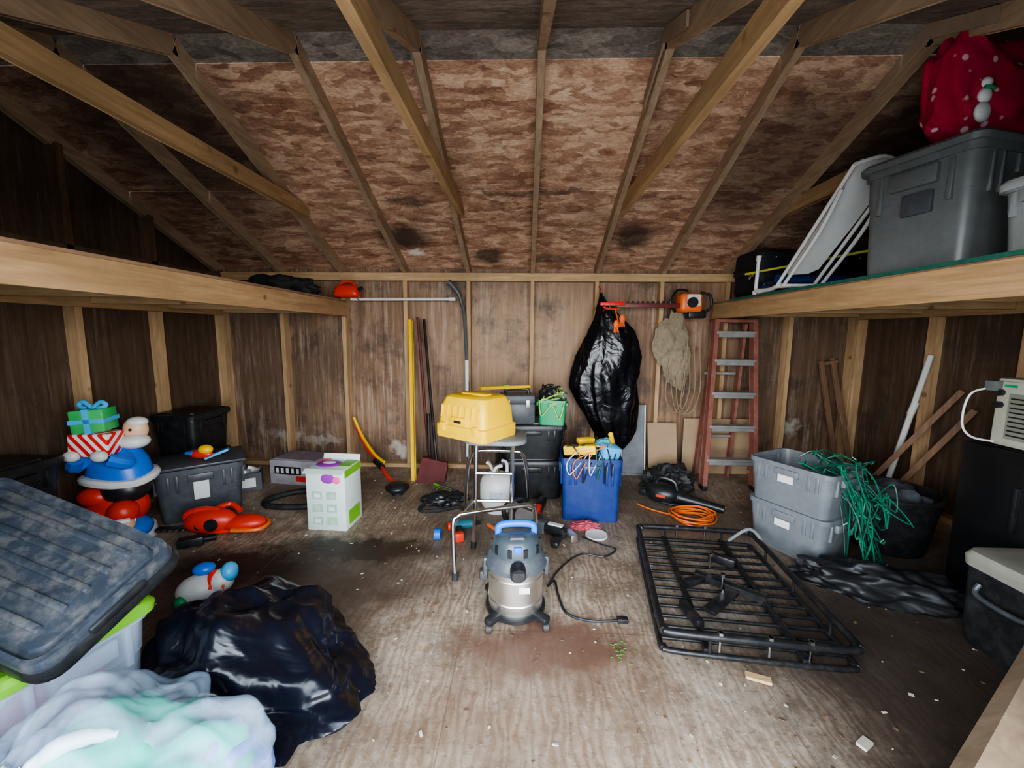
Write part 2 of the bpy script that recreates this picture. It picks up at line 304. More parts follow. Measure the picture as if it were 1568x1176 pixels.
for k in range(-5,6):
    x=.066+k*.61
    h=.09; o=.055
    r.beam((x,4.03,zroof(4.03)+o),(x,YR,zroof(YR+.001)+o),.04,h,RAFT)
    r.beam((x,YR,zroof(YR-.001)+o),(x,.30,zroof(.30)+o),.04,h,RAFT)
    if k%2:
        if abs(k)<5: r.beam((x+.04,3.30,2.295),(x+.04,1.0 if k<3 else 2.42,2.295),.042,.09,PINE_Y)
        r.loft([[Vector((x-.03+dx,y,z)) for y,z in ((YR-.30,zroof(YR-.30)+.03),(YR,zroof(YR)+.03),(YR+.30,zroof(YR+.30)+.03),(YR+.30,zroof(YR+.30)+.095),(YR,zroof(YR)+.10),(YR-.30,zroof(YR-.30)+.095))] for dx in(-.006,.006)],GUS)
r.done()
for xa,xb in ((XL,-1.725),(XR,1.77)):
    o=Ob("loft_shelf"); sg=1 if xb<0 else -1
    o.beam((xb-sg*.02,.32,1.575),(xb-sg*.02,3.97,1.575),.04,.14,PINE_Y)
    o.beam((xa+sg*.065,.32,1.575),(xa+sg*.065,3.9,1.575),.04,.14,PINE_Y)
    for k in range(7):
        y=3.9-.6*k; o.beam((xa+sg*.09,y,1.585),(xb-sg*.04,y,1.585),.04,.11,PINE_X)
    o.box(((xa+xb)/2,2.14,1.652),(abs(xb-xa)-.0,3.62,.014),mat("shelf_plywood",(.26,.155,.09),.7,var=.3,scale=4))
    if sg<0: o.box(((xa+xb)/2-.004,2.0,1.660),(abs(xb-xa)+.008,3.3,.018),GRNT)
    o.done()
LZ=1.670
# ------------------------------------------------------------------ right shelf contents
o=Ob("storage_tote",(2.12,2.15,LZ),rz=15.6)
tote(o,.68,.46,.52,GRAY,lid=GRAY,open_=False,tp=.88); o.box((-.325,-.02,.30),(.02,.12,.10),GRAYD,bev=.006); o.done()
o=Ob("clear_storage_bin",(2.10,1.625,LZ),rz=2); tote(o,.46,.29,.27,SMOKE,lid=mat("clear_bin_lid",(.38,.40,.40),.25,var=.1)); o.ball((0,0,.11),(.19,.10,.09),mat("holiday_fabric",(.35,.36,.38),.8),amp=.3); o.done()
o=Ob("christmas_gift_bag",(2.19,2.12,LZ+.55),rz=16)
def sack(p,d): 
    # flat gift sack lying on its side: squared-off outline, thin
    x=math.copysign(abs(d.x)**.6,d.x)*.42; z=math.copysign(abs(d.z)**.6,d.z)*.25
    x+= .04*noise.noise(d*2)+.02*noise.noise(d*5); z+=.05*noise.noise(d*2+Vector((4,0,0)))+.02*math.sin(d.x*7)
    return Vector((x,p.y,z+.10*max(0,x)))
o.ball((0,0,.22),(.4,.11,.3),XMAS,sub=5,amp=.25,fr=2.2,ridge=.12,floor=0,fn=sack)
for z,rd in ((.10,.042),(.165,.032),(.215,.024)): o.ball((-.27,-.098,z),(rd,.02,rd),WHT,sub=3)
o.tube([(-.30,-.112,.19),(-.27,-.122,.188),(-.24,-.112,.19)],.007,GRN,seg=6); o.done()
o=Ob("folding_chair")
A=Vector((1.80,3.0,1.70)); B=Vector((1.80,2.40,2.27)); ax=(B-A).normalized()
n=ax.cross(Vector((1,0,0))).normalized()
o.loft([[A+ax*t+Vector((dx,0,0))+n*dz for dx,dz in ((0,0),(w_,0.015),(w_,.035),(0,.02))] for t,w_ in ((.10,.14),(.14,.19),(.5,.21),(.80,.21),(.86,.16))],WHT)
for dx in (-.03,.22):
    o.tube([A+Vector((dx,0,0)),A+ax*.84+Vector((dx,0,.0))],.011,WHT,straight=True)
    o.tube([A+Vector((dx,-.08,.0)),A+ax*.45+Vector((dx,-.05,-.04)),A+ax*.72+Vector((dx,-.01,-.02))],.011,WHT)
o.tube([A+Vector((-.03,0,0)),A+Vector((.22,0,0))],.011,WHT,straight=True); o.tube([A+Vector((-.03,-.08,0)),A+Vector((.22,-.08,0))],.011,WHT,straight=True)
o.tube([A+ax*.84+Vector((-.03,0,0)),A+ax*.87+Vector((.10,0,.01)),A+ax*.84+Vector((.22,0,0))],.011,WHT)
o.tube([(1.79,3.30,1.675),(1.78,3.27,1.94)],.013,WHT,straight=True); o.cyl((1.79,3.30,1.670),(1.79,3.30,1.70),.020,WHT); o.cyl((1.78,3.272,1.92),(1.78,3.268,1.96),.018,WHT); o.tube([(1.785,3.29,1.70),(1.79,3.12,1.69),(1.78,2.98,1.71)],.016,WHT); o.ball((1.79,3.24,1.69),(.02,.06,.02),WHT)
o.done()
o=Ob("suitcase",(2.35,3.58,LZ),rz=4); o.box((0,0,.19),(1.05,.36,.37),NAVY,bev=.05,seg=3); o.box((0,-.185,.19),(.9,.01,.02),BLK); o.tube([(-.1,-.18,.25),(-.08,-.22,.27),(.08,-.22,.27),(.1,-.18,.25)],.01,BLK)
for i in range(5): o.ball((-.4+.17*i,-.19,.30-.02*(i%2)),(.006,.004,.006),WHT,sub=2)
o.done()
o=Ob("folded_camp_chair",(2.05,3.24,LZ),rz=8)
o.tube([(-.2,.05,.05),(.5,.0,.06)],.05,BLUF,seg=12,straight=True); o.tube([(-.22,-.04,.04),(.45,-.07,.05)],.04,NAVY,seg=12,straight=True); o.tube([(-.15,.0,.11),(.4,.0,.12)],.035,BLUF,seg=12,straight=True)
for a in range(3): o.tube([(-.25,-.05+.05*a,.05+.02*a),(.6,-.06+.05*a,.07+.02*a)],.008,CHROME if a%2 else BLK,straight=True)
o.done()
o=Ob("fishing_rod"); o.tube([(1.74,3.46,1.84),(2.0,3.06,1.875),(2.25,2.70,1.91)],.009,mat("yellow_green_rod",(.5,.5,.08),.4)); o.cyl((1.72,3.50,1.838),(1.765,3.42,1.845),.016,BLK); o.cyl((1.78,3.38,1.82),(1.80,3.38,1.82),.022,CHROME); o.done()
o=Ob("rolled_tarp",(-2.1,3.55,1.662)); o.ball((0,0,.06),(.28,.22,.10),mat("dark_cloth",(.02,.018,.02),.8),amp=.3,floor=0,sub=4,ridge=.08); o.done()
# ------------------------------------------------------------------ wall hung things
o=Ob("hanging_trash_bag")
prof=[(1.72,.69,.012,.015),(1.66,.70,.03,.03),(1.60,.72,.065,.05),(1.50,.77,.13,.08),(1.40,.80,.20,.10),(1.28,.80,.25,.12),(1.15,.785,.285,.13),(1.0,.77,.30,.14),(.85,.765,.29,.14),(.70,.79,.265,.13),(.56,.82,.225,.12),(.45,.85,.185,.10),(.36,.87,.13,.08),(.28,.88,.07,.04)]
rings=[]; NS=96; K=60
for i in range(K+1):
    z=1.72-(1.44)*i/K
    j=max(0,min(len(prof)-2,next((q for q in range(len(prof)-1) if prof[q+1][0]<=z),len(prof)-2)))
    a,b=prof[j],prof[j+1]; t_=(a[0]-z)/(a[0]-b[0]); cx=a[1]+(b[1]-a[1])*t_; wx=a[2]+(b[2]-a[2])*t_; wy=a[3]+(b[3]-a[3])*t_
    ring=[]; g_=min(1,(1.72-z)/.25)
    for q in range(NS):
        th=2*math.pi*q/NS; d=Vector((math.cos(th)*1.6,math.sin(th)*1.6,z*1.2))
        k=1+.07*math.sin(7*th+3*math.sin(z*3.3))*(.6+noise.noise(d))+g_*.18*noise.noise(d*1.2)+g_*.26*(noise.voronoi(Vector((d.x*1.5,d.y*1.5,z*2.2)))[0][0]-.45)+.08*(noise.voronoi(Vector((d.x*3.5,d.y*3.5,z*5)))[0][0]-.4)
        ring.append(Vector((cx+math.cos(th)*wx*k,3.80+min(.13,math.sin(th)*wy*k),z+.03*noise.noise(d*2))))
    rings.append(ring)
o.loft(rings,BAGB); o.tube([(.68,3.83,1.70),(.70,3.88,1.76),(.69,3.95,1.80)],.006,RED,seg=6); o.done(60)
o=Ob("hedge_trimmer",(.02,-.06,0))
o.box((1.46,3.86,1.64),(.20,.16,.17),ORG,bev=.035,seg=3); o.box((1.47,3.79,1.66),(.12,.06,.11),WHT,bev=.015); o.box((1.52,3.86,1.54),(.16,.12,.07),BLK,bev=.015)
o.cyl((1.45,3.76,1.64),(1.45,3.74,1.64),.045,BLK); o.tube([(1.56,3.82,1.55),(1.63,3.80,1.60),(1.62,3.80,1.70),(1.54,3.82,1.73)],.013,BLK)
o.tube([(1.34,3.86,1.56),(1.28,3.82,1.64),(1.34,3.84,1.75),(1.44,3.86,1.75)],.011,BLK)
o.box((1.09,3.82,1.615),(.58,.03,.04),mat("dark_red_bar",(.14,.03,.025),.45),bev=.004)
for i in range(10): o.box((.90+.045*i,3.82,1.637),(.02,.02,.03),BLKM,rot=(0,20,0))
o.box((.76,3.80,1.625),(.22,.03,.034),RED,bev=.008); o.tube([(.68,3.80,1.625),(.70,3.78,1.585),(.82,3.79,1.58)],.011,RED); o.done()
o=Ob("orange_work_gloves")
for dx in(0,.05):
    o.ball((.80+dx,3.64,1.44+dx),(.025,.015,.04),ORG,amp=.2)
    for f in range(3): o.tube([(.785+dx+.013*f,3.64,1.42+dx),(.78+dx+.018*f,3.63,1.37+dx)],.007,ORG,seg=6)
o.tube([(.82,3.65,1.46),(.80,3.72,1.58)],.006,ORG); o.done()
o=Ob("canvas_sack")
def sk(p,d): 
    k=.55+.45*min(1,max(0,(1-d.z)))
    return Vector((p.x*k,p.y*k,p.z))
o.ball((1.38,3.88,1.32),(.15,.05,.23),BURL,sub=5,amp=.35,fr=1.8,ridge=.10,fn=sk); o.ball((1.43,3.88,1.10),(.11,.045,.17),BURL,sub=5,amp=.3,fr=2,ridge=.14,seed=3); o.ball((1.46,3.89,.98),(.07,.035,.12),BURL,sub=4,amp=.3,fr=2,ridge=.14,seed=6)
for i in range(4):
    x=1.36+.05*i; o.tube([(x,3.85,1.35),(x+random.uniform(-.05,.02),3.83,1.0),(x+random.uniform(-.03,.03),3.86,.72+random.uniform(-.05,.1)),(x+.08,3.88,.62),(x+.15,3.87,.85),(x+.12,3.88,1.25)],.005,ROPE,seg=5)
o.tube([(1.38,3.88,1.52),(1.37,3.93,1.60),(1.36,3.95,1.64)],.006,ROPE); o.done()
o=Ob("pvc_pipe"); o.cyl((-1.66,3.905,1.665),(-.68,3.905,1.672),.014,WHT); o.cyl((-.72,3.905,1.672),(-.66,3.905,1.672),.018,WHT); o.done()
o=Ob("gas_can",(-1.66,3.82,1.665)); o.box((0,0,.07),(.27,.13,.12),RED,bev=.045,seg=4,tap=.7); o.tube([(-.07,0,.115),(-.03,0,.15),(.05,0,.15),(.08,0,.11)],.012,RED); o.cyl((.11,0,.08),(.15,0,.10),.016,BLK); o.tube([(.06,.05,.02),(.10,.08,-.05),(.09,.09,-.2),(.05,.09,-.35)],.005,BLK); o.done()
o=Ob("spirit_level"); o.beam((-1.01,3.60,0.0),(-1.10,3.93,1.47),.026,.05,YPOW,up=(0,1,0),bev=.004); 
for t_ in(.1,.5,.9): o.box((-1.01-.09*t_,3.585+.33*t_,1.47*t_),(.03,.008,.07),mat("level_vial",(.45,.7,.1),.2),rot=(-12,0,0))
o.done()
o=Ob("push_broom"); o.tube([(-.80,3.62,.14),(-.97,3.93,1.48)],.014,BLKM,straight=True); o.beam((-.93,3.62,.20),(-.70,3.62,.15),.05,.05,DRED)
for i in range(26):
    for j in range(2):
        x=-.93+.0092*i; o.cyl((x,3.60+.03*j,.19-.002*i),(x*1.06+.02,3.55+.07*j,.0),.008,DRED,r2=.010,seg=5)
o.done()
o=Ob("garden_rake"); o.tube([(-.88,3.70,.02),(-1.03,3.93,1.50)],.014,DRED,straight=True); o.tube([(-.885,3.72,.03),(-.90,3.74,.6)],.018,BLK,straight=True); o.beam((-.96,3.68,.03),(-.80,3.68,.03),.02,.03,BLKM); 
for i in range(7): o.cyl((-.95+.024*i,3.68,.03),(-.95+.024*i,3.65,.0),.004,BLKM,seg=5)
o.done()
o=Ob("hockey_stick"); o.tube([(-.50,3.60,0),(-.53,3.78,.85),(-.575,3.90,1.48),(-.60,3.91,1.62)],.016,mat("stick_shaft",(.08,.085,.09),.4)); o.tube([(-.60,3.91,1.62),(-.63,3.91,1.72),(-.70,3.905,1.81),(-.73,3.90,1.83)],[.018,.02,.024,.026,.026,.024],MC["stick_shaft"],seg=10); o.cyl((-.512,3.65,.22),(-.545,3.83,1.1),.019,WHT); o.done()
o=Ob("string_trimmer"); o.tube([(-1.66,3.90,.44),(-1.52,3.82,.24),(-1.36,3.68,.14),(-1.20,3.45,.09),(-1.06,3.30,.06)],.016,RED); o.tube([(-1.68,3.91,.52),(-1.58,3.86,.34),(-1.42,3.74,.20),(-1.30,3.66,.15)],.014,YPOW)
o.ball((-1.06,3.28,.06),(.10,.10,.045),BLK); o.cyl((-1.06,3.28,.0),(-1.06,3.28,.05),.05,BLK); o.cyl((-1.40,3.70,.15),(-1.30,3.60,.12),.028,BLK); o.done()
o=Ob("step_ladder")
bl,br=Vector((1.59,3.52,0)),Vector((2.03,3.52,0)); tl,tr=Vector((1.73,3.80,1.49)),Vector((2.07,3.80,1.49))
for a,b in ((bl,tl),(br,tr)):
    o.beam(a,b,.035,.075,FIBR,up=(0,1,0)); o.box(a+Vector((0,0,.02)),(.045,.09,.04),BLKR,bev=.006)
for a,b in ((Vector((1.66,3.88,0)),Vector((1.76,3.87,1.46))),(Vector((1.97,3.88,0)),Vector((2.03,3.87,1.46)))): o.beam(a,b,.025,.04,FIBR,up=(0,1,0))
for z in (.26,.55,.84,1.13,1.38):
    t_=z/1.49; a=bl.lerp(tl,t_); b=br.lerp(tr,t_); o.beam(a,b,.085,.025,ALU); o.beam(a+Vector((0,-.03,-.02)),b+Vector((0,-.03,-.02)),.008,.045,ALU)
for z in (.4,1.0): o.beam((1.69,3.88,z),(1.98,3.88,z),.02,.025,ALU)
o.box((1.893,3.83,1.485),(.36,.14,.03),FIBR,bev=.008); o.done()
o=Ob("cardboard_sheet"); o.beam((1.34,3.82,.0),(1.34,3.93,.50),.27,.012,CARD,up=(0,1,0)); o.beam((1.88,3.95,.0),(1.88,3.955,.55),.64,.010,CARD,up=(0,1,0),bev=0); o.done()
o=Ob("window_screen"); o.beam((1.06,3.86,0),(1.06,3.94,.68),.24,.02,mat("screen_mesh",(.20,.21,.22),.6),up=(0,1,0)); o.tube([(.95,3.85,.02),(.95,3.93,.68),(1.17,3.93,.68),(1.17,3.85,.02)],.012,ALU,closed=True,straight=True); o.done()
o=Ob("white_pole"); o.tube([(2.98,3.35,0),(3.085,3.2,1.22)],.020,WHT,straight=True); o.cyl((3.045,3.26,.75),(3.055,3.24,.85),.024,WHT); o.done()
PL=wood("old_lumber",2,(.15,.075,.04),(.28,.16,.09))
o=Ob("lumber_board"); o.beam((3.0,3.85,0),(2.80,3.94,1.12),.035,.02,PL,up=(0,1,0)); o.beam((3.06,3.75,0),(2.90,3.94,1.15),.035,.02,PL,up=(0,1,0)); o.beam((2.80,3.90,1.10),(2.92,3.90,1.12),.02,.035,PL); o.done()
o=Ob("lumber_board"); o.beam((2.75,3.35,.02),(3.09,2.95,.98),.05,.03,PL); o.beam((2.83,3.2,.02),(3.09,2.85,.86),.05,.03,PL); o.done()
# ------------------------------------------------------------------ left side
o=Ob("christmas_figurine",(-2.585,2.45,0),rz=4,sc=.98)
o.lathe([(.0,0),(.15,0),(.16,.03),(.15,.08),(.10,.10)],WHT); o.ball((.03,-.05,.10),(.16,.13,.09),CBLUE,sub=3)
o.ball((-.02,-.02,.24),(.17,.15,.14),RED,amp=.08); o.tube([(-.17,-.08,.19),(-.08,-.18,.22),(.06,-.18,.20),(.15,-.10,.18)],.026,WHT); o.ball((.10,-.12,.24),(.08,.08,.08),RED); o.ball((.11,-.15,.17),(.07,.06,.055),SKIN); o.tube([(.04,-.19,.205),(.11,-.22,.21),(.18,-.17,.205)],.02,WHT)
o.ball((.09,-.205,.175),.010,BLK,sub=2); o.ball((.135,-.205,.175),.010,BLK,sub=2); o.ball((.112,-.215,.155),.012,ORG,sub=2)
o.tube([(.13,-.17,.13),(.18,-.19,.08),(.21,-.17,.03)],.033,SCARF); o.tube([(-.10,-.17,.12),(0,-.20,.08),(.08,-.19,.11)],.022,YEL); o.ball((.04,-.19,.05),(.05,.04,.05),WHT); o.ball((-.08,-.17,.07),(.05,.04,.05),GRN)
o.ball((.06,-.04,.37),(.13,.12,.10),BLK); o.ball((-.07,-.12,.34),(.09,.06,.06),RED)
o.lathe([(.16,.41),(.185,.43),(.18,.47),(.16,.55),(.12,.62),(.08,.66)],CBLUE,sx=1,sy=.8); o.tube([(.185*math.cos(a*.524),.155*math.sin(a*.524),.43+.015*math.sin(a)) for a in range(12)],.028,WHT,closed=True)
o.tube([(-.09,-.08,.60),(-.14,-.14,.54),(-.09,-.18,.60)],.04,CBLUE); o.tube([(.10,-.08,.60),(.16,-.12,.56),(.10,-.18,.60)],.04,CBLUE)
o.ball((.10,.03,.74),(.07,.06,.08),SKIN); o.ball((.11,.0,.67),(.085,.08,.05),WHT); o.ball((.115,.03,.79),(.06,.05,.035),WHT); o.ball((.12,-.035,.75),.009,BLK,sub=2); o.tube([(-.10,.02,.64),(-.13,0,.72),(-.14,0,.78)],.045,RED); o.ball((-.13,.0,.84),(.05,.05,.05),RED); o.ball((-.15,-.02,.88),.028,WHT); o.ball((-.13,-.04,.78),.035,WHT)
o.box((-.01,-.12,.69),(.20,.16,.14),STRIPE,rot=(0,3,12),bev=.01); o.ball((-.08,-.21,.63),(.045,.035,.035),WHT); o.ball((.08,-.21,.63),(.045,.035,.035),WHT)
o.box((-.02,-.11,.835),(.17,.14,.14),mat("gift_green",(.06,.46,.13),.4),rot=(0,-3,14),bev=.01); o.box((-.02,-.11,.835),(.03,.148,.148),LBLUE,rot=(0,-3,14)); o.box((-.02,-.11,.835),(.178,.148,.025),LBLUE,rot=(0,-3,14))
for a in (-1,1): o.tube([(-.02,-.11,.905),(-.02+.05*a,-.11,.945),(-.02+.08*a,-.11,.925),(-.02+.04*a,-.12,.905)],.013,LBLUE)
o.done()
o=Ob("storage_tote",(-2.42,2.88,0),rz=40); tote(o,.54,.32,.38,GRAYD); o.at((-2.42,2.88,.385),rz=40,rx=5); o.box((0,.02,.015),(.56,.32,.02),GRAYD,bev=.006); o.at((-2.42,2.88,0),rz=40); o.box((.0,-.16,.22),(.09,.006,.13),LABEL); o.done()
o=Ob("toy_airplane",(-2.38,2.85,.42)); o.ball((0,0,.035),(.09,.04,.035),RED); o.ball((.04,0,.07),(.05,.04,.035),YEL); o.box((.10,.03,.03),(.16,.05,.02),LBLUE,rot=(0,-20,25),bev=.006); o.box((-.06,0,.05),(.05,.09,.02),CBLUE,bev=.005); o.done()
o=Ob("black_storage_tote",(-2.77,3.27,0),rz=2); tote(o,.34,.44,.34,BLK,open_=False); tote(o,.34,.44,.34,BLK,open_=False,lid=BLK,z0=.335); o.done()
o=Ob("black_storage_tote",(-2.76,1.92,0),rz=2); tote(o,.36,.46,.34,BLK,open_=False); tote(o,.36,.46,.30,BLK,open_=False,lid=BLK,z0=.335); o.done()
o=Ob("cardboard_box",(-2.02,3.58,0),rz=-8); o.box((0,0,.11),(.46,.30,.22),mat("box_print_gray",(.42,.40,.42),.6),bev=.004); o.box((-.05,-.153,.13),(.26,.004,.07),BLK)
for i in range(5): o.box((-.15+.05*i,-.156,.13),(.026,.004,.045),WHT)
o.box((0,0,.223),(.40,.25,.006),mat("purple_gray_print",(.30,.25,.32),.6)); o.box((.12,-.153,.06),(.18,.004,.05),RED); o.done()
o=Ob("open_parts_box",(-2.42,3.34,0),rz=30)
for (cx,cy,sx,sy) in ((0,-.09,.26,.008),(0,.09,.26,.008),(-.13,0,.008,.18),(.13,0,.008,.18)): o.box((cx,cy,.075),(sx,sy,.15),mat("box_dark_print",(.08,.08,.09),.6))
o.box((0,0,.01),(.26,.18,.02),CARD); o.box((0,-.096,.07),(.18,.004,.08),WHT); o.lathe([(.0,.02),(.06,.02),(.07,.10),(.05,.17),(.0,.18)],ALU); o.box((.06,.02,.15),(.10,.05,.06),ALU,rot=(0,30,20),bev=.006); o.done()
o=Ob("diaper_box",(-1.335,2.74,0),rz=-3); W_,D_,H_=.275,.24,.43
o.box((0,0,H_/2),(W_,D_,H_),WBOX,bev=.004); o.box((W_/2+.002,0,H_-.03),(.003,D_,.05),LIME); o.ball((.02,-D_/2-.002,H_-.06),(.05,.004,.035),PURP); o.ball((.08,-D_/2-.002,H_-.07),(.03,.004,.025),PINK)
o.ball((-.03,-.0,H_+.004),(.09,.07,.012),PURP); o.ball((-.03,-.0,H_+.012),(.05,.03,.008),WHT); o.box((.09,.03,H_+.003),(.08,.14,.006),LIME); o.box((-.10,.07,H_+.003),(.06,.08,.006),PINK)
for i in range(3):
    for j in range(2): o.box((-.06+.10*j,-D_/2-.002,.07+.09*i),(.07,.003,.055),mat("carton_gray_print",(.36,.50,.45),.6)); o.box((-.06+.10*j,-D_/2-.004,.07+.09*i),(.04,.003,.03),mat("soft_green_print",(.42,.62,.38),.5) if (i+j)%2 else LABEL)
o.box((W_/2+.002,0,.08),(.003,.16,.10),LIME)
o.box((0,-D_/2-.02,H_-.005),(W_,.045,.003),WBOX,rot=(25,0,0)); o.box((0,D_/2,H_+.02),(W_,.003,.045),WBOX,rot=(-20,0,0)); o.done()
o=Ob("electric_hedge_trimmer",(-2.04,2.56,0),rz=12)
o.ball((-.06,0,.09),(.16,.085,.085),RED,sub=4); o.ball((.14,0,.06),(.14,.075,.055),RED,sub=4); o.tube([(-.18,0,.08),(-.20,0,.14),(-.10,0,.17),(.0,0,.155)],.022,RED); o.tube([(-.05,.02,.15),(.02,.1,.16),(.1,.06,.12)],.018,RED)
o.tube([(.10,-.09,.05),(.25,-.08,.04),(.29,0,.04),(.25,.08,.04),(.12,.09,.05)],.014,ORG); o.cyl((-.02,-.088,.09),(-.02,-.075,.09),.04,BLK); o.cyl((-.10,-.08,.08),(-.10,-.07,.08),.02,BLK); o.box((-.27,0,.05),(.22,.045,.02),BLKM)
for i in range(5): o.box((-.36+.038*i,0,.05),(.014,.085,.008),STEEL)
o.ball((.0,0,.025),(.15,.06,.025),RED); o.done()
o=Ob("battery_pack",(-2.10,2.38,0),rz=30); o.box((0,0,.03),(.14,.07,.06),BLK,bev=.012); o.cyl((.07,0,.03),(.13,0,.03),.02,BLK); o.done()
o=Ob("vacuum_hose"); o.tube([(-1.55,2.98,.03),(-1.70,2.92,.03),(-1.93,2.92,.03),(-2.02,3.00,.03),(-1.98,3.12,.03),(-1.85,3.22,.03),(-1.60,3.22,.03)],.024,BLKR,seg=10,sub=10); o.done()
o=Ob("clear_storage_tote",(-1.68,1.17,0),rz=-12); tote(o,.70,.40,.41,CLEAR,lid=LIME,r=.05)
o.ball((-.1,0,.15),(.18,.14,.13),mat("blue_toy",(.12,.25,.6),.6),amp=.3); o.ball((.14,.02,.15),(.13,.13,.12),PINK,amp=.3); o.ball((.02,-.08,.24),(.12,.08,.08),WHT,amp=.3); o.done()
o=Ob("storage_tote_lid")
A=Vector((-1.84,1.33,.85)); B=Vector((-1.16,1.26,.64)); C=Vector((-1.25,.95,.50)); ex=(B-A).normalized(); ey=-(C-B); ey=(ey-ex*ey.dot(ex)).normalized(); ez=ex.cross(ey)
W_=(B-A).length; D_=.40; ctr=B-ex*W_/2-ey*D_/2
o.M=Matrix(((ex.x,ey.x,ez.x,ctr.x),(ex.y,ey.y,ez.y,ctr.y),(ex.z,ey.z,ez.z,ctr.z),(0,0,0,1)))
LIDM=mat("lid_slate",(.036,.045,.060),.34,var=.4,scale=7,dust=.30)
o.loft([rr(W_*1.0,D_,.05,-.045),rr(W_*1.01,D_*1.01,.05,-.01),rr(W_*.99,D_*.98,.05,.006),rr(W_*.95,D_*.92,.045,.006),rr(W_*.93,D_*.88,.04,-.014),rr(W_*.90,D_*.84,.04,-.014),rr(W_*.88,D_*.81,.04,.0)],LIDM)
o.loft([rr(W_*1.03,D_*1.04,.06,-.075),rr(W_*1.04,D_*1.06,.06,-.05),rr(W_*1.02,D_*1.03,.06,-.03)],BLK)
for i in range(5): o.box((0,-D_*.30+D_*.15*i,.002),(W_*.74,.022,.014),LIDM,bev=.006)
for sx in (-1,1): o.box((sx*W_*.50,0,-.02),(.03,.16,.03),BLK,bev=.008)
o.done()
o=Ob("black_trash_bag")
def tail(p,d):
    if d.x>.2: p.x*=1+.22*(d.x-.2); p.z*=1-.85*(d.x-.2)
    return p
o.ball((-1.06,1.42,.07),(.40,.32,.25),BAGF,sub=6,amp=.26,fr=1.3,floor=0.002,seed=11,fn=tail,rot=(0,0,-22),vor=.34,vf=1.6); o.done(50)
o=Ob("clear_trash_bag")
FILM=mat("bag_film",(.50,.62,.78),.17,var=.03,alpha=.24,bmp=.4,scale=4)
o.ball((-.94,.80,.17),(.27,.23,.24),CLOTH,sub=5,amp=.25,fr=1.5,floor=.01,seed=2,vor=.22,vf=1.8); o.ball((-1.20,.82,.17),(.16,.18,.17),mat("white_cloth",(.36,.38,.52),.85,var=.12),sub=5,amp=.25,vor=.2); o.ball((-.77,.86,.17),(.11,.17,.17),mat("lavender_cloth",(.16,.25,.60),.85,var=.1),sub=4,amp=.2)
o.ball((-.985,.82,.18),(.34,.27,.275),FILM,sub=6,amp=.20,fr=1.6,floor=.003,seed=2,vor=.25,vf=2.2)
KN=mat("bag_knot",(.58,.66,.76),.3,var=.05)
for p3 in ([(-1.09,.72,.39),(-1.07,.64,.42),(-1.06,.585,.36),(-1.09,.56,.27)],[(-1.09,.72,.39),(-1.17,.70,.41),(-1.26,.74,.34)],[(-1.09,.72,.39),(-1.0,.76,.455),(-.92,.80,.44)],[(-1.09,.72,.40),(-1.12,.66,.44),(-1.18,.63,.38)]): o.tube(p3,[.010,.016,.020,.018,.014,.008],KN,seg=8)
o.ball((-1.09,.71,.405),(.035,.03,.03),KN,amp=.5,ridge=.2); o.done(60)
o=Ob("plush_snowman",(-1.62,1.86,0),rz=25); o.ball((0,0,.07),(.10,.08,.07),WHT); o.ball((.09,0,.09),.06,WHT); o.ball((.13,0,.13),(.04,.05,.05),LBLUE); o.tube([(.05,-.05,.08),(.06,0,.14),(.05,.05,.08)],.018,RED); o.ball((-.06,-.06,.05),.03,GRN); o.cyl((.11,-.05,.09),(.12,-.09,.085),.008,ORG,r2=.001); o.ball((.02,.02,.16),(.05,.04,.03),CBLUE); o.done()
# ------------------------------------------------------------------ centre
o=Ob("step_stool")
ST=mat("stool_seat",(.16,.17,.18),.45,var=.3,dust=.3)
o.loft([rrf(.40,.34,.10,z,n=6,cx=-.18,cy=2.60) if i else rrf(.38,.32,.10,z,n=6,cx=-.18,cy=2.60) for i,z in enumerate((.665,.672,.695))]+[rrf(.37,.31,.10,.705,n=6,cx=-.18,cy=2.60)],ST)
for x in (-.30,-.07):
    o.tube([(x,2.50,.67),(x-.0,2.47,.40),(x-.01,2.44,.03)],.013,CHROME); o.cyl((x-.01,2.44,0),(x-.01,2.44,.04),.017,BLKR)
for z in (.48,.30): o.tube([(-.30,2.475,z),(-.07,2.475,z)],.010,CHROME,straight=True)
o.tube([(-.43,2.90,.02),(-.40,2.78,.36),(-.36,2.72,.52),(-.30,2.70,.56),(-.06,2.70,.56),(.0,2.72,.52),(.03,2.78,.36),(.05,2.92,.02)],.013,CHROME,seg=10)
o.tube([(-.37,2.10,.02),(-.385,2.13,.30),(-.36,2.15,.345),(-.31,2.17,.355),(.0,2.29,.355),(.05,2.31,.345),(.075,2.33,.30),(.08,2.37,.02)],.0135,CHROME,seg=10)
o.tube([(-.31,2.46,.30),(-.375,2.14,.31)],.010,CHROME,straight=True); o.tube([(-.07,2.46,.30),(.06,2.32,.31)],.010,CHROME,straight=True)
for p in ((-.37,2.10),(.08,2.37),(-.43,2.90),(.05,2.92)): o.cyl((p[0],p[1],0),(p[0],p[1],.04),.018,BLKR)
o.done()
o=Ob("yellow_tool_case",(-.305,2.57,.706),rz=-34,sc=1.12)
o.loft([rr(.36,.30,.03,0,n=4),rr(.365,.305,.03,.012),rr(.365,.305,.03,.07),rr(.345,.285,.035,.075),rr(.335,.27,.04,.17),rr(.30,.235,.05,.225),rr(.27,.20,.05,.235)],YEL)
o.box((.0,-.148,.10),(.12,.02,.05),YEL,bev=.008); o.box((0,-.158,.10),(.05,.01,.014),BLK,bev=.003); o.box((-.175,0,.12),(.02,.10,.05),YEL,bev=.008); o.box((-.186,0,.12),(.006,.06,.02),BLK,bev=.002)
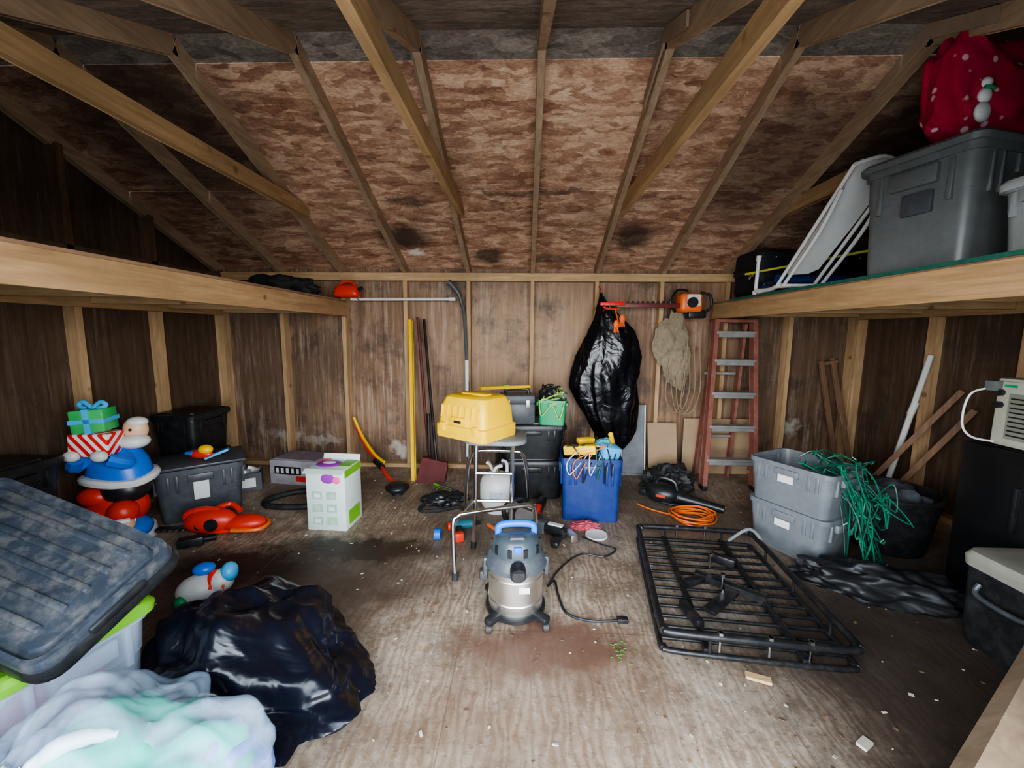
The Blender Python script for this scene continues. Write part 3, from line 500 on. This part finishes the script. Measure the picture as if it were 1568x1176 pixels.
for k in(-.12,.12): o.box((k,-.15,.06),(.04,.02,.05),YEL,bev=.005)
for k in range(-3,4): o.box((k*.045,-.141,.15),(.008,.008,.07),YEL,rot=(-8,0,0),bev=.002)
o.box((0,0,.236),(.18,.06,.015),YEL,bev=.006); o.done()
o=Ob("black_storage_tote",(.06,3.40,0),rz=3); tote(o,.56,.38,.31,BLK,open_=False,lid=BLK); tote(o,.54,.36,.27,BLK,open_=False,lid=BLK,z0=.335); o.done()
TZ=.633
o=Ob("gray_toolbox",(-.06,3.30,TZ),rz=6); o.box((0,0,.085),(.28,.22,.17),GRAYD,bev=.015); o.box((0,0,.20),(.28,.22,.07),mat("toolbox_lid",(.10,.11,.12),.5),bev=.02); o.tube([(-.09,0,.23),(-.08,0,.27),(.08,0,.27),(.09,0,.23)],.012,BLK)
for k in (-.08,.08): o.box((k,-.115,.17),(.035,.015,.06),ALU,bev=.004)
o.done()
o=Ob("torpedo_level"); o.beam((-.34,3.10,.935),(.04,3.34,.925),.05,.025,YPOW,bev=.004); o.box((-.15,3.22,.945),(.05,.03,.012),LIME,rot=(0,0,32)); o.done()
o=Ob("green_bin",(.23,3.28,TZ),rz=-6); tote(o,.23,.21,.20,GRN,r=.03,ribs=False)
for i in range(9):
    p=[(random.uniform(-.11,.12),random.uniform(-.12,.08),random.uniform(.16,.31)) for _ in range(5)]; o.tube(p,.006,mat("lime_cord",(.35,.6,.1),.5) if i%2 else BLK,seg=6)
o.tube([(-.10,-.12,.20),(-.08,-.125,.08),(0,-.12,.16),(.06,-.125,.06),(.1,-.11,.2)],.005,MC["lime_cord"]); o.box((.08,-.02,.24),(.07,.05,.05),GRAY,rot=(20,30,10),bev=.008); o.ball((-.05,.0,.24),(.06,.05,.05),BLK,amp=.4); o.done()
o=Ob("propane_tank",(-.20,3.02,0)); o.lathe([(.09,0),(.10,0),(.10,.025),(.09,.03),(.115,.045),(.128,.08),(.132,.12),(.132,.20),(.128,.235),(.112,.265),(.085,.285),(.05,.297),(.03,.30)],WHT); o.cyl((0,0,.30),(0,0,.345),.022,mat("brass",(.5,.36,.15),.3,1))
for a in range(3): 
    an=a*2.09+.5; o.tube([(.075*math.cos(an-.5),.075*math.sin(an-.5),.285),(.08*math.cos(an),.08*math.sin(an),.36),(.075*math.cos(an+.6),.075*math.sin(an+.6),.37)],.012,WHT)
o.cyl((0,-.02,.345),(0,.02,.345),.028,BLK); o.box((0,-.132,.15),(.09,.006,.07),mat("tank_label",(.45,.5,.55),.5)); o.done()
o=Ob("blue_crate",(.50,3.0,0),rz=-4); tote(o,.44,.34,.47,BLUE,tp=.90,r=.03,ribs=True); o.box((0,0,.38),(.36,.28,.02),BLK)
o.box((-.08,-.10,.52),(.24,.07,.07),YEL,rot=(0,-8,-18),bev=.012)
for i in range(4): o.box((-.16+.05*i,-.12+.0,.555),(.03,.03,.012),BLK,rot=(0,-8,-18))
o.box((.13,-.08,.50),(.14,.10,.12),LBLUE,rot=(12,10,25),bev=.02); o.ball((.12,.06,.48),(.09,.08,.09),mat("aqua",(.15,.6,.7),.5),amp=.2); o.box((-.03,.06,.55),(.14,.05,.04),YEL,rot=(10,0,25),bev=.01); o.ball((0,0,.44),(.16,.12,.08),BLK,amp=.5,sub=4)
for i,m in enumerate((WHT,ORC,BLK,WHT,TEAL,BLK,BLK)):
    o.tube([(random.uniform(-.18,.18),-.05,.50),(random.uniform(-.15,.15),-.13,.56),(-.17+.05*i,-.185,.46),(-.16+.05*i,-.19,.36-.03*(i%3)),(-.10+.04*i,-.185,.42),(.0+.03*i,-.10,.52)],.004,m,seg=6)
o.cyl((.18,.05,.5),(.14,-.05,.63),.018,YEL); o.done()
o=Ob("shop_vacuum",(-.03,1.845,0),rz=5)
o.lathe([(.0,.035),(.135,.035),(.145,.045),(.145,.06),(.132,.066)],BLK)
o.lathe([(.0,.062),(.126,.062),(.130,.07),(.130,.11),(.134,.115),(.130,.12),(.130,.225),(.134,.23),(.130,.235),(.130,.262),(.135,.267)],STEEL)
o.lathe([(.136,.265),(.148,.27),(.148,.288),(.140,.298),(.132,.32),(.118,.335)],GRAYD); o.lathe([(.118,.333),(.116,.375),(.103,.405),(.088,.42),(.05,.43),(0,.43)],mat("vac_smoke",(.05,.065,.075),.3))
for a in range(10):
    an=a*.628; o.box((.113*math.cos(an),.113*math.sin(an),.365),(.012,.02,.04),BLK,rot=(0,0,math.degrees(an)))
o.tube([(-.085,0,.41),(-.07,0,.455),(.07,0,.455),(.085,0,.41)],.017,CBLUE,seg=10); o.box((0,-.06,.42),(.07,.05,.02),GRAYD,bev=.006); o.box((0,-.105,.385),(.035,.03,.03),CBLUE,bev=.005)
o.cyl((0,-.12,.305),(0,-.17,.295),.036,BLK,seg=24); o.cyl((0,-.169,.295),(0,-.173,.295),.028,BLKR)
for sx in(-1,1): o.box((sx*.146,0,.255),(.02,.05,.09),GRAYD,bev=.006); o.box((sx*.152,0,.235),(.012,.03,.05),CHROME,bev=.004)
o.box((.03,-.1305,.20),(.05,.004,.03),LABEL)
for a in range(4):
    an=rad(45+90*a); x,y=.165*math.cos(an),.165*math.sin(an); o.box((x*.90,y*.90,.055),(.10,.045,.035),BLK,rot=(0,0,45+90*a),bev=.012); o.cyl((x*1.12-.012,y*1.12,.022),(x*1.12+.012,y*1.12,.022),.022,BLKR); o.cyl((x*1.12,y*1.12,.03),(x*1.12,y*1.12,.06),.010,CHROME)
o.box((-.155,.03,.19),(.04,.05,.05),mat("dark_latch",(.05,.05,.05),.5),bev=.01); o.done()
o=Ob("power_cord"); o.tube([(.14,2.05,.008),(.18,2.10,.008),(.19,1.98,.008),(.22,1.84,.008),(.33,1.79,.008),(.46,1.80,.008)],.006,BLK,sub=10); o.tube([(.14,2.05,.008),(.22,2.22,.008),(.36,2.38,.008),(.50,2.36,.008),(.59,2.45,.008),(.52,2.50,.008),(.40,2.60,.008)],.005,BLK,sub=10); o.box((.48,1.80,.012),(.05,.03,.022),BLK,bev=.004); o.done()
o=Ob("cordless_drill",(-.42,2.68,0),rz=20); o.cyl((-.08,0,.035),(.08,0,.035),.03,mat("tool_teal",(.02,.15,.20),.4)); o.cyl((.08,0,.035),(.13,0,.035),.02,BLK,r2=.012); o.cyl((-.08,0,.035),(-.10,0,.035),.028,RED); o.box((-.04,-.08,.03),(.045,.12,.04),BLK,rot=(0,0,-12),bev=.012); o.box((-.06,-.15,.03),(.08,.05,.06),RED,bev=.01); o.done()
o=Ob("claw_hammer",(-.16,2.62,0),rz=-50); o.cyl((-.13,0,.02),(.10,0,.02),.012,ORG); o.cyl((.11,-.05,.02),(.11,.02,.02),.016,STEEL); o.tube([(.11,.02,.02),(.12,.06,.02),(.10,.09,.02)],.009,STEEL); o.done()
o=Ob("circular_saw",(.0,2.72,0),rz=25); o.cyl((0,-.03,.11),(0,.03,.11),.09,BLK,seg=28); o.cyl((0,-.035,.11),(0,-.031,.11),.075,STEEL,seg=28); o.box((0,.0,.012),(.26,.12,.012),BLKM); o.cyl((0,.03,.10),(0,.12,.10),.045,ORG); o.tube([(-.11,.03,.07),(-.13,.03,.15),(-.05,.03,.20),(.06,.03,.18)],.018,BLK); o.done()
o=Ob("nail_gun",(.22,2.60,0),rz=-35); o.box((0,0,.05),(.16,.06,.07),BLK,bev=.015); o.box((-.10,0,.05),(.06,.07,.09),GRAYD,bev=.015); o.box((.06,-.08,.03),(.05,.14,.04),BLK,bev=.012,rot=(0,0,15)); o.box((.10,.03,.03),(.10,.05,.05),STEEL,bev=.005,rot=(0,0,-30)); o.box((.0,.0,.09),(.10,.03,.01),WHT,rot=(0,0,10)); o.done()
o=Ob("reciprocating_saw",(.14,3.02,0),rz=75); o.box((0,0,.05),(.18,.06,.07),BLK,bev=.02); o.box((-.12,0,.06),(.08,.05,.05),RED,bev=.015,rot=(0,-15,0)); o.box((.12,0,.045),(.08,.004,.02),STEEL); o.done()
o=Ob("tool_bag",(-.62,3.10,0),rz=15); o.ball((0,0,.04),(.17,.08,.055),BLK,amp=.35,fr=2.5,floor=0,sub=4); o.tube([(-.15,-.05,.05),(-.20,-.12,.02),(-.08,-.16,.02),(.08,-.12,.015),(.14,-.16,.012)],.014,BLKR); o.tube([(-.1,.05,.08),(-.02,.07,.12),(.08,.05,.08)],.010,BLKR); o.done()
o=Ob("trowel",(-.68,3.38,0),rz=-40); o.cyl((-.14,0,.02),(0,0,.02),.014,LIME); o.box((.08,0,.015),(.16,.06,.008),STEEL,bev=.003); o.done()
o=Ob("tape_dispenser",(-.56,2.54,0)); o.cyl((-.02,0,.035),(.02,0,.035),.035,CBLUE); o.done()
o=Ob("pink_rag",(.44,2.75,0)); o.ball((0,0,.01),(.09,.05,.03),mat("red_pink_rag",(.55,.10,.13),.8,var=.5,scale=30),amp=.5,fr=4,floor=0,sub=4,ridge=.1); o.done()
o=Ob("bucket_lid",(.50,2.63,.0)); o.lathe([(0,0),(.07,0),(.075,.006),(.073,.014),(.06,.010),(0,.010)],WHT); o.done()
o=Ob("leaf_blower",(1.18,3.20,0),rz=-30); o.ball((-.05,0,.08),(.14,.09,.08),BLK,sub=4); o.tube([(.05,0,.07),(.22,-.01,.06),(.40,-.02,.05)],[.05,.045,.04,.036,.033,.03],BLK,seg=14); o.tube([(-.12,0,.12),(-.08,0,.20),(.03,0,.19),(.06,0,.12)],.016,BLK); o.box((-.18,0,.06),(.10,.07,.06),BLK,bev=.015); o.box((-.05,-.085,.08),(.07,.01,.02),RED); o.ball((0,0,.02),(.16,.07,.02),BLK); o.done()
o=Ob("extension_cord")
for j in range(7):
    r0=.10+.012*(j%4); o.tube([(1.25+r0*1.15*math.cos(a*.785)+random.uniform(-.02,.02),2.90+r0*math.sin(a*.785)+random.uniform(-.02,.02),.012+.009*j+random.uniform(-.003,.003)) for a in range(8)],.0055,ORC,closed=True,seg=6)
o.tube([(1.14,2.93,.02),(1.04,3.02,.01),(.96,3.10,.008),(.92,3.16,.008)],.0055,ORC,seg=6); o.done()
o=Ob("crumpled_tarp",(1.30,3.55,0)); o.ball((0,0,.05),(.20,.15,.15),mat("dark_tarp",(.025,.025,.025),.6),sub=5,amp=.3,fr=2,ridge=.12,floor=0); o.done()
# cargo rack
o=Ob("cargo_rack")
FL,FR,NR,NL=Vector((.76,2.58,0)),Vector((1.46,2.52,0)),Vector((1.37,1.53,0)),Vector((.60,1.61,0))
def q(u,v,z): p=(FL.lerp(FR,u)).lerp(NL.lerp(NR,u),v); return Vector((p.x,p.y,z))
def ringz(z): 
    pts=[]
    for (u0,v0,du,dv) in ((0,0,1,1),(1,0,-1,1),(1,1,-1,-1),(0,1,1,-1)):
        a=[(u0,v0+dv*.09),(u0+du*.02,v0+dv*.03),(u0+du*.10,v0)]
        if (u0,v0) in ((1,0),(0,1)): a=a[::-1]
        pts+=a
    return [q(u,v,z) for u,v in pts]
o.tube(ringz(.105),.016,BLKM,closed=True,seg=10,sub=5); o.tube(ringz(.02),.012,BLKM,closed=True,seg=10,sub=5)
for i in range(1,13):
    v=i/13; o.cyl(q(.01,v,.02),q(.99,v,.02),.008,BLKM,seg=10)
for u in (.24,.74): o.beam(q(u,.0,.034),q(u,1,.034),.025,.018,BLKM)
for u,v in [(.0,.2),(0,.5),(0,.8),(1,.2),(1,.5),(1,.8),(.25,0),(.75,0),(.25,1),(.75,1)]: o.cyl(q(u,v,.02),q(u,v,.105),.007,BLKM)
for u,v in [(.3,1.0),(.55,1.0),(.75,1.0),(.5,.55),(.5,.35),(.35,.0),(.6,.0)]: o.cyl(q(u,v,.04),q(u,v,.13),.007,CHROME); o.cyl(q(u,v,.115),q(u,v,.13),.014,CHROME,seg=6)
o.box(q(.62,.28,.06),(.14,.04,.05),BLKM,rot=(0,0,-40),bev=.005); o.box(q(.35,.50,.055),(.16,.04,.035),BLKM,rot=(0,0,25),bev=.005); o.box(q(.45,.66,.05),(.26,.06,.02),BLKM,rot=(0,0,40),bev=.004); o.box(q(.22,.78,.05),(.04,.16,.045),BLKM,rot=(0,0,10),bev=.01); o.beam(q(.35,.45,.06),q(.75,.62,.05),.04,.03,BLKM)
o.tube([q(.8,.02,.05),q(.95,.05,.15),q(1.02,.12,.11)],.01,LGRAY); o.done()
# totes right
o=Ob("gray_storage_tote",(1.78,2.55,0),rz=-62); tote(o,.48,.38,.30,LGRAY,open_=False); tote(o,.50,.40,.29,LGRAY,z0=.285); o.box((0,-.195,.20),(.09,.006,.045),LABEL); o.box((0,-.202,.485),(.09,.006,.045),LABEL); o.box((.05,.03,.40),(.34,.26,.05),mat("dark_contents",(.03,.03,.035),.7)); o.done()
o=Ob("string_lights")
LB=mat("green_wire_bulbs",(.01,.18,.10),.3,var=.2)
for i in range(22):
    sx=random.uniform(1.76,2.00); sy=random.uniform(2.34,2.66)
    ex_=random.uniform(1.86,2.02); ey_=random.uniform(2.19,2.32); zt_=random.uniform(.59,.66); lo=random.uniform(.03,.42)
    pts=[(sx,sy,zt_-.05),(sx+random.uniform(-.10,.08),sy-.06,zt_),(ex_-.03+random.uniform(-.06,.06),(sy+ey_)/2-.02,random.uniform(.46,.62)),(ex_+random.uniform(-.04,.04),ey_,(.48+lo)/2),(ex_+random.uniform(-.07,.10),ey_-.03,lo),(ex_+random.uniform(-.04,.14),ey_+.02,lo+random.uniform(.05,.18)),(ex_-.02,ey_+.03,.45)]
    o.tube(pts,.0038,TEAL if i%3 else LB,seg=5,sub=5)
    for p in pts[1:]:
        a=Vector(p); d=Vector((random.uniform(-1,1),random.uniform(-1,1),random.uniform(-1,1))).normalized()*.025; o.cyl(a,a+d,.005,LB,r2=.003,seg=5)
o.done()
o=Ob("black_tub",(2.38,2.62,0)); o.lathe([(0,0),(.19,0),(.20,.02),(.25,.36),(.27,.365),(.27,.38),(.24,.38),(.19,.03),(0,.03)],BLK); o.ball((0,0,.28),(.20,.20,.13),GRAYD,amp=.3,sub=4); o.tube([(-.2,0,.37),(-.26,-.1,.30),(-.27,-.15,.1),(-.2,-.22,.03)],.007,TEAL); o.done()
o=Ob("black_tarp"); o.ball((1.90,2.06,.05),(.34,.12,.11),mat("tarp_black",(.012,.012,.014),.5),sub=5,amp=.3,fr=2,ridge=.1,floor=.002,rot=(0,0,-26)); o.done(60)
o=Ob("mini_fridge",(2.62,2.00,0)); FB=mat("fridge_black",(.008,.008,.009),.35,bmp=.03); o.box((.015,0,.42),(.58,.34,.82),FB,bev=.015); o.box((-.29,0,.42),(.03,.34,.80),FB,bev=.01); o.box((-.315,-.10,.55),(.02,.02,.22),BLK,bev=.006); o.box((0,0,.005),(.5,.3,.01),FB); o.done()
o=Ob("window_air_conditioner",(2.58,1.90,.832),rz=0); o.box((0,0,.165),(.50,.34,.33),CREAM,bev=.012); o.box((-.255,0,.165),(.012,.31,.30),CREAM,bev=.004)
for i in range(9): o.box((-.263,.0,.06+.022*i),(.006,.18,.007),BLK)
o.box((-.262,.0,.15),(.004,.20,.22),mat("ac_panel",(.20,.20,.16),.5)); o.cyl((-.26,.135,.26),(-.28,.135,.26),.016,BLK); o.cyl((-.26,.135,.20),(-.28,.135,.20),.016,BLK); o.box((-.263,.10,.295),(.004,.05,.012),GRN)
o.box((-.27,.16,.29),(.05,.05,.05),GRAY,bev=.005); o.tube([(-.27,.17,.28),(-.34,.20,.24),(-.36,.20,.10),(-.33,.18,.03),(-.26,.14,.015)],.005,WHT); o.done()
o=Ob("cooler",(2.28,1.60,0),rz=0); o.loft([rr(.56,.34,.04,.0),rr(.58,.36,.04,.05),rr(.60,.37,.04,.36)],mat("cooler_black",(.015,.016,.018),.4,dust=.08)); o.loft([rr(.62,.39,.05,.36),rr(.63,.395,.05,.40),rr(.60,.37,.05,.425),rr(.52,.30,.05,.43)],mat("cooler_lid",(.27,.26,.22),.45,var=.15,dust=.25)); o.tube([(-.31,-.1,.30),(-.335,-.08,.26),(-.335,.08,.26),(-.31,.1,.30)],.010,GRAYD); o.done()
o=Ob("plywood_board"); P1,P2=Vector((.86,.745,.425)),Vector((1.93,1.42,.425)); dn=Vector((.17,-.26,-.425)); e=(P2-P1).normalized(); nn=e.cross(dn).normalized()*.02
o.loft([[P1+nn,P2+nn,P2-nn,P1-nn],[P1+dn+nn,P2+dn+nn,P2+dn-nn,P1+dn-nn]],wood("plywood_sheet",0,(.20,.13,.08),(.34,.245,.16),sc=.6)); o.done()
o=Ob("floor_debris"); DB=mat("dry_leaf",(.16,.10,.055),.9,var=.4,scale=30); DB2=mat("pale_chip",(.50,.45,.38),.9,var=.2); DB3=mat("green_leaf",(.10,.20,.03),.8)
for i in range(520):
    x=random.uniform(-2.2,2.0); y=random.uniform(.95,3.7) 
    s_=random.uniform(.003,.011); o.box((x,y,.003),(s_*random.uniform(1,2.2),s_,.003),random.choice((DB,DB,DB2)),rot=(random.uniform(-15,15),random.uniform(-15,15),random.uniform(0,180)))
for i in range(25): o.box((.43+random.gauss(0,.02),1.62+random.gauss(0,.03),.005),(.014,.005,.003),DB3,rot=(10,20,random.uniform(0,180)))
o.box((.94,1.49,.010),(.09,.03,.012),PINE_X,rot=(0,0,-20)); o.box((1.15,1.24,.008),(.05,.03,.010),DB2,rot=(0,0,30)); o.done()
# ------------------------------------------------------------------ light: hazy daylight, brightest low in the sky
wd=bpy.data.worlds.new("overcast_sky"); bpy.context.scene.world=wd; wd.use_nodes=True; nt=wd.node_tree; bg=nt.nodes["Background"]
tc=nt.nodes.new("ShaderNodeTexCoord"); sx_=nt.nodes.new("ShaderNodeSeparateXYZ"); nt.links.new(tc.outputs["Generated"],sx_.inputs[0])
skyc=ramp(nt,sx_.outputs[2],[(0,(.95,.98,1)),(.30,(.76,.85,.93)),(.75,(.31,.38,.45))]); nt.links.new(skyc,bg.inputs[0]); bg.inputs[1].default_value=20.0
L=bpy.data.lights.new("door_portal","AREA"); L.shape='RECTANGLE'; L.size=2*DW; L.size_y=1.88; L.cycles.is_portal=True
lo=bpy.data.objects.new("door_portal",L); lo.location=(0,YF-.03,.94); lo.rotation_euler=(rad(90),0,0); bpy.context.collection.objects.link(lo)
# ------------------------------------------------------------------ camera
p,yaw,roll,h=.1237,.0304,.0085,1.3571
F=Vector((-math.sin(yaw)*math.cos(p),math.cos(yaw)*math.cos(p),-math.sin(p))); R=Vector((math.cos(yaw),math.sin(yaw),0)); U=R.cross(F)
c_,s_=math.cos(roll),math.sin(roll); R,U=c_*R+s_*U,-s_*R+c_*U
ca=bpy.data.cameras.new("camera"); ca.sensor_width=36; ca.lens=624.7428/1568*36; ca.clip_start=.02
co=bpy.data.objects.new("camera",ca); co.matrix_world=Matrix(((R.x,U.x,-F.x,0),(R.y,U.y,-F.y,0),(R.z,U.z,-F.z,h),(0,0,0,1))); bpy.context.collection.objects.link(co)
bpy.context.scene.camera=co
vs=bpy.context.scene.view_settings
vs.view_transform='AgX'
try: vs.look='AgX - Medium High Contrast'
except Exception: pass
